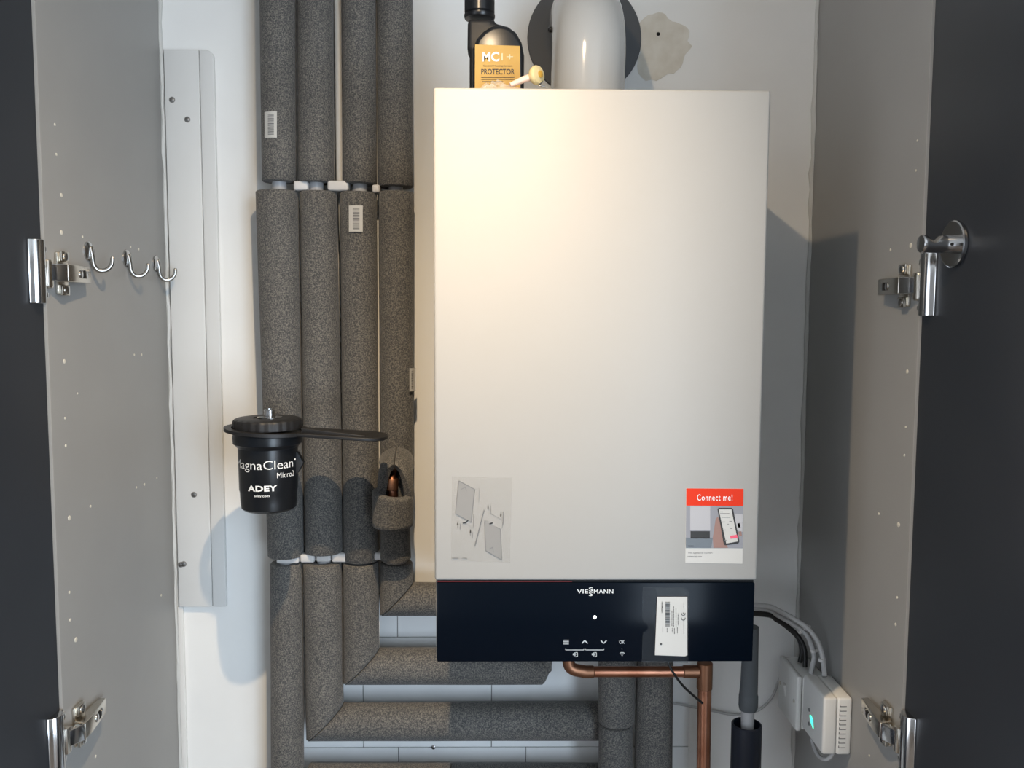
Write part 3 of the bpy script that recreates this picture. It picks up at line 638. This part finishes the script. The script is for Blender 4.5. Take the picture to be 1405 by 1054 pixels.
# crumpled clear bag with a small tap key on top of the boiler
rr = random.Random(11); nx, ny = 22, 12; vs = []; fs = []
x0, x1 = Q(650, 121, -.35)[0], Q(742, 121, -.35)[0]
for j in range(ny + 1):
    for i in range(nx + 1):
        u, v = i / nx, j / ny; e = math.sin(math.pi * u) * math.sin(math.pi * v)
        vs.append((x0 + (x1 - x0) * u + rr.uniform(-.001, .001), -.355 + .075 * v + rr.uniform(-.001, .001), .7010 + (e ** .6 if e > 0 else 0) * (.012 + .016 * rr.random() * math.sin(3 * u + 1) ** 2)))
for j in range(ny):
    for i in range(nx): a = j * (nx + 1) + i; fs.append((a, a + 1, a + nx + 2, a + nx + 1))
obj('plastic_bag', B().add(vs, fs), 'bag', smooth=20, label='crumpled clear plastic bag lying on top of the boiler', cat='plastic bag')
t = thing('bleed_key', (Q(732, 104, -.325)[0], -.325, .702), 'small amber plastic knob with pale pink stem lying by the bottle', 'key')
c = Q(734, 104, -.325)
obj('knob', B().lathe([(.0070, -.004), (.0100, -.002), (.0118, .002), (.0118, .004), (.0105, .0065), (.004, .0085)], c, (.75, -.65, .05), 28), 'amber', t)
obj('knob_core', B().lathe([(.004, .004), (.0045, .0095), (.002, .0105)], c, (.75, -.65, .05), 14), 'gold', t)
obj('stem', B().tube([Q(731, 105, -.325), Q(716, 110, -.328), Q(700, 117, -.332)], [.0045, .0040, .0030], 12), 'peach', t)
obj('key_wire', B().tube(sp([Q(739, 108, -.32), Q(744, 112, -.325), Q(740, 117, -.33), Q(748, 119, -.33)], 5), .0010, 8), 'steel_dark', t)

# ------------------------------------------------------------------ magnetic filter canister with its spanner
CX, CY = -.4535, -.183
def cz(py): return onY(370, py, CY - .02)[2]
fc = thing('filter_canister', (CX, CY, cz(703)), 'black magnetic filter canister with white lettering in front of the leftmost pipe', 'filter')
body = [(0.0103, cz(706)), (0.0134, cz(706)), (0.0139, cz(702)), (0.0350, cz(702)), (0.0386, cz(699)), (0.0397, cz(690)), (0.0404, cz(676)), (0.0412, cz(674)), (0.0420, cz(616)), (0.0443, cz(614)), (0.0453, cz(612)), (0.0484, cz(610)), (0.0494, cz(601)), (.0475, .2635)]
obj('canister', B().lathe(body, (CX, CY, 0), (0, 0, 1), 56), 'black', fc)
n = 96; vs = []; fs = []
hs = [(.0440, .2690, 0), (.0478, .2692, 1), (.0478, .2790, 1), (.0465, .2820, 1), (.0430, .2838, 0), (.0280, .2842, 0), (.0200, .2842, 0), (.0190, .2830, 0), (.005, .2830, 0)]
for rr_, hh, g in hs:
    for i in range(n): q = 2 * math.pi * i / n; r_ = rr_ * (1 + (.012 if i % 4 < 2 else -.008) * g); vs.append((CX + r_ * math.cos(q), CY + r_ * math.sin(q), hh))
for j in range(len(hs) - 1):
    for i in range(n): k_ = (i + 1) % n; fs.append((j * n + i, j * n + k_, (j + 1) * n + k_, (j + 1) * n + i))
fs.append(tuple(range(n))); fs.append(tuple((len(hs) - 1) * n + i for i in range(n)))
obj('ribbed_lid', B().add(vs, fs), 'black_m', fc)
b = B().lathe([(.0175, .2831), (.0175, .2850), (.0080, .2856), (.0080, .2862), (.0078, .2950), (.0060, .2968), (.0045, .2968), (.004, .2940), (.001, .2940)], (CX + .003, CY, 0), (0, 0, 1), 28)
obj('vent_valve', b, 'chrome', fc)
b = B().cyl((CX - .010, CY + .035, .19), (CX - .018, -.084, .19), .017, 20); b.cyl((CX - .010, CY + .035, .232), (CX - .018, -.085, .232), .012, 20)
obj('valve_body', b, 'black_m', fc)
hx = [(CX + .0405, CY - .012), (CX + .0500, CY - .010), (CX + .0500, CY + .012), (CX + .0405, CY + .012)]
zc0, zc1 = cz(655), cz(620)
b = B().prism([(CX + .037, CY - .006, zc0), (CX + .044, CY - .006, zc0 + .004), (CX + .0515, CY - .006, (zc0 + zc1) / 2), (CX + .044, CY - .006, zc1 - .004), (CX + .037, CY - .006, zc1)], (0, 0, 0), (0, .012, 0), .001)
obj('side_lug', b, 'black_m', fc)
def wrapz(x0, y0, x1, y1):      # text wrapped round the canister, box given in front-view pixels
    zA, zB = cz(y1), cz(y0); R_ = .0423
    def ang(px): v = (onY(px, 640, CY)[0] - CX) / R_ * 1.02; return math.asin(max(-1.35 if False else -.995, min(.995, v)))
    a0 = ang(x0) if x0 > 330 else -1.35; a1 = ang(x1)
    off = math.atan2(-.121 - CX, 1.23)
    return lambda x, y: (CX + R_ * math.sin(a0 + (a1 - a0) * x + off * .8), CY - R_ * math.cos(a0 + (a1 - a0) * x + off * .8), zA + (zB - zA) * y)
b = B(); put(b, 'MagnaClean', wrapz(320, 629, 401, 645), -.004)
put(b, 'Micro2', wrapz(381, 646, 402, 653.5), -.002, 1.05); put(b, 'ADEY', wrapz(343.5, 662.5, 381, 670.5), .035, 1.05); put(b, 'adey.com', wrapz(351.5, 674.5, 371, 679), .01)
b.lathe([(.001, 0), (.001, .0003)], wrapz(402, 630, 405, 633)(.5, .5), (.6, -.8, 0), 10)
obj('white_lettering', b, 'print_w', fc, kind='stuff')
b = B(); f_ = wrapz(373.5, 622, 381, 690); vs = [f_(i / 4, j) for j in (0, 1) for i in range(5)]
# spanner: flat ring under the lid with a broad handle pointing right, dipping slightly
ZS = .2640; SL = .060
def sz(x): return ZS - SL * (x - CX)
ws = thing('spanner', (CX, CY, .250), 'flat black plastic ring spanner resting round the top of the canister', 'spanner')
b = B().lathe([(.0502, 0), (.0602, 0), (.0602, .0048), (.0502, .0048), (.0502, 0)], (CX, CY, 0), (0, 0, 1), 56, cap=False)
b.v = [(x, y, z + sz(x)) for x, y, z in b.v]
obj('ring', b, 'black_m', ws)
XT = onY(533, 605, CY)[0]; ol = []
for y in (-.0335, -.022, -.011, 0, .011, .022, .0335): ol.append((CX + math.sqrt(.0598 ** 2 - y * y), CY + y))
ol = ol[::-1]
for x, y in ((CX + .065, -.0345), (CX + .11, -.0360), (XT - .035, -.0370), (XT - .014, -.0320), (XT - .004, -.020), (XT, 0), (XT - .004, .020), (XT - .014, .0320), (XT - .035, .0370), (CX + .11, .0360), (CX + .065, .0345)): ol.append((x, CY + y))
b = B().prism([(x, y, sz(x)) for x, y in ol], (0, 0, 0), (0, 0, .0048), .0010)
obj('handle', b, 'black_m', ws)
b = B(); 
b.prism([(CX + .053, CY - .022, sz(CX + .053) + .004), (XT - .03, CY - .022, sz(XT - .03) + .004), (XT - .03, CY - .022, sz(XT - .03) + .0058), (CX + .053, CY - .022, sz(CX + .053) + .0110)], (0, 0, 0), (0, .004, 0), .0006)
obj('handle_rib', b, 'black_m', ws)

# ------------------------------------------------------------------ copper pipework, cables, condensate
YC = -.200
cp = thing('copper_pipe', (onY(967, 1000, YC)[0], YC, FLOOR), 'bare copper pipe running under the boiler and down beside the foam uprights', 'pipe')
A = at(800, 922, YC); T_ = at(967, 922, YC)
T_.z = A.z
obj('horizontal_run', B().tube([A, T_], .0078, 20), 'copper', cp)
obj('vertical_run', B().tube([T_ + Vector((0, 0, .012)), at(961, 1330, YC)], .0100, 22), 'copper', cp)
obj('elbow_fitting', B().tube(sp([at(779, 880, YC), at(780, 908, YC), at(786, 918, YC), A + Vector((.004, 0, 0))], 6), .0090, 18), 'solder', cp)
obj('fitting_collar', B().cyl(A + Vector((-.002, 0, 0)), A + Vector((.016, 0, 0)), .0090, 20, .001), 'solder', cp)
b = B().cyl(T_ + Vector((-.032, 0, 0)), T_ + Vector((-.008, 0, 0)), .0092, 20, .001); b.cyl(T_ + Vector((0, 0, -.026)), T_ + Vector((0, 0, .014)), .0113, 22, .001); obj('tee_fitting', b, 'solder', cp)
obj('sensor_cable', B().tube(sp([at(915, 905, -.24), at(923, 922, -.245), at(937, 941, -.235), at(952, 955, -.225), at(964, 965, -.22)], 6), .0017, 10), 'blackrub', label='short black cable dangling below the control panel across the copper', cat='cable')
cd = thing('condensate_pipe', (at(1026, 960, -.17).x, -.17, at(1026, 1080, -.17).z), 'grey-wrapped condensate pipe with pale end dropping into the dark tundish', 'pipe')
obj('pipe_wrap', B().tube([at(1030, 860, -.17), at(1029, 905, -.17), at(1028, 935, -.17), at(1027, 950, -.17), at(1026, 974, -.17)], [.0120, .0122, .0128, .0135, .0125], 20), 'tape', cd)
obj('wrap_band', B().lathe([(.0135, 0), (.0142, .004), (.0142, .020), (.0132, .024)], at(1026.5, 972, -.17), (0, 0, 1), 20), 'tape', cd)
obj('pale_tube', B().tube([at(1026, 970, -.17), at(1025, 1040, -.17)], .0098, 20), 'pipe_grey', cd)
c = at(1024, 1012, -.17); rt = .0225; zt_ = onY(1024, 993, -.17)[2]; zb_ = onY(1024, 1120, -.17)[2]
obj('tundish', B().lathe([(.021, zb_), (rt, zb_ + .003), (rt, zt_ - .001), (rt - .001, zt_), (rt - .0025, zt_), (rt - .003, zt_ - .002), (rt - .003, zt_ - .05), (.002, zt_ - .055)], (c.x, -.17, 0), (0, 0, 1), 36), 'navy', label='dark navy round tundish cup below the grey condensate pipe', cat='tundish')
# thin white cable sagging across the wall
obj('thin_cable', B().tube(sp([at(885, 960, -.012), at(925, 965, -.008), at(975, 975, -.006), at(1010, 981, -.006), at(1040, 975, -.008), at(1060, 955, -.012), at(1068, 935, -.02), (.352, -.045, -.155)], 8), .0022, 10), 'cable', label='thin white cable sagging across the wall below the boiler', cat='cable')
# fused spur and receiver on the right panel
X1_ = .341
m1 = thing('switch_box', (.36, -.095, -.209), 'grey-white switched socket box on the right panel nearest the wall', 'switch box')
obj('back_box', B().box(X1_ + .008, XR - .0003, -.1340, -.052, -.2080, -.124, .003, 3), 'white_pl', m1)
obj('face_plate', B().box(X1_ - .001, X1_ + .008, -.1360, -.050, -.2095, -.1225, .003, 3), 'white_pl', m1)
obj('rocker_switch', B().prism([(X1_ - .001, -.088, -.178), (X1_ - .001, -.088, -.156), (X1_ - .005, -.088, -.158)], (0, 0, 0), (0, .010, 0), .0004), 'white_pl', m1)
b = B(); b.lathe([(.003, 0), (.003, .001)], (X1_ - .001, -.060, -.165), (-1, 0, 0), 12); b.lathe([(.003, 0), (.003, .001)], (X1_ - .001, -.126, -.165), (-1, 0, 0), 12); obj('plate_screws', b, 'nickel', m1, kind='stuff')
m2 = thing('wireless_receiver', (.365, -.19, -.20), 'white heating receiver with vented edge and lit green light on the right panel', 'receiver')
X2 = .3445; y0_, y1_ = -.2330, -.150; z0_, z1_ = -.1960, -.1110
obj('casing', B().box(X2, X2 + .020, y0_, y1_, z0_, z1_, .0040, 3), 'white_pl', m2)
obj('back_casing', B().box(X2 + .0205, XR - .0003, y0_ + .001, y1_, z0_ - .001, z1_ - .001, .0040, 3), 'white_pl', m2)
b = B()
for i in range(10):
    z = z0_ + .010 + i * .0068
    b.box(X2 + .0235, X2 + .0335, y0_ + .0006, y0_ + .004, z, z + .0010); b.box(X2 + .0235, X2 + .0243, y0_ + .0006, y0_ + .004, z, z + .0034)
obj('vent_slots', b, 'print_m', m2, kind='stuff')
q = onX(1114, 990, X2); b = B().prism([(X2 + .0002, q[1] - .007, q[2] - .008), (X2 + .0002, q[1] - .003, q[2] + .004), (X2 + .0002, q[1] + .003, q[2] + .007), (X2 + .0002, q[1] + .008, q[2] + .006), (X2 + .0002, q[1] + .004, q[2] - .002)], (0, 0, 0), (-.0010, 0, 0), .0002); obj('status_light', b, 'led_g', m2)
b = B(); b.lathe([(.0028, 0), (.0028, .0006)], (X2, q[1] + .012, q[2] + .012), (-1, 0, 0), 12); b.lathe([(.0028, 0), (.0028, .0006)], (X2, q[1] + .011, q[2] - .009), (-1, 0, 0), 12); obj('buttons', b, 'print_m', m2, kind='stuff')
# supply cables from the boiler side round to the boxes
def cab(name, pts, r, m, lab): return obj(name, B().tube(sp(pts, 8), r, 12), m, label=lab, cat='cable')
X3 = .365
cab('supply_cable', [(.19, -.10, at(1030, 828, -.10).z), at(1045, 831, -.10), at(1070, 839, -.10), at(1092, 851, -.11), at(1112, 866, -.125), at(1124, 885, -.14), at(1129, 905, -.15), (X3 + .006, -.165, -.109)], .0039, 'cable', 'outer grey supply cable curving from the boiler to the receiver')
cab('supply_cable', [(.19, -.09, at(1030, 832, -.09).z), at(1045, 835, -.09), at(1068, 845, -.09), at(1090, 858, -.10), at(1106, 870, -.11), at(1113, 885, -.12), at(1117, 902, -.122), (X3, -.125, -.1215)], .0039, 'cable', 'inner grey supply cable tied to the outer one above the switch box')
cab('supply_cable', [(.19, -.077, at(1030, 839, -.077).z), at(1045, 842, -.077), at(1067, 851, -.077), at(1085, 863, -.081), at(1097, 876, -.086), at(1104, 892, -.094), (X3, -.100, -.1215)], .0038, 'blackrub', 'black cable leaving the boiler below the grey ones, the nearer of two')
cab('supply_cable', [(.19, -.065, at(1030, 841, -.065).z), at(1045, 843, -.065), at(1066, 851, -.065), at(1084, 864, -.07), at(1096, 877, -.075), at(1100, 893, -.08), (X3 - .002, -.082, -.1215)], .0038, 'blackrub', 'black cable leaving the boiler, lowest of the bundle')
cab('loop_cable', [(X3 - .008, -.165, -.197), at(1115, 1018, -.17), at(1122, 1036, -.19), at(1132, 1042, -.21), at(1140, 1038, -.215), (X3 + .004, -.215, -.198)], .0030, 'cable', 'short grey cable looping out below the receiver')
tie = thing('cable_tie', tuple(at(1103, 853, -.13)), 'pale cable tie holding the cable bundle above the switch box', 'cable tie')
for i, (px, py, yy, rr_, ax) in enumerate(((1106, 861, -.118, .0050, (.7, 0, -.7)), (1098, 866, -.105, .0046, (.6, 0, -.8)), (1116, 893, -.122, .0046, (.1, 0, -1)), (1127, 906, -.150, .0046, (.1, 0, -1)))):
    b = B().lathe([(rr_ * .85, -.0025), (rr_, -.0020), (rr_, .0020), (rr_ * .85, .0025)], at(px, py, yy), ax, 16)
    c = at(px, py, yy); b.box(c.x + rr_ * .6, c.x + rr_ * 1.4, c.y - .002, c.y + .002, c.z - .002, c.z + .003, .0005)
    obj('strap', b, 'clip', tie)
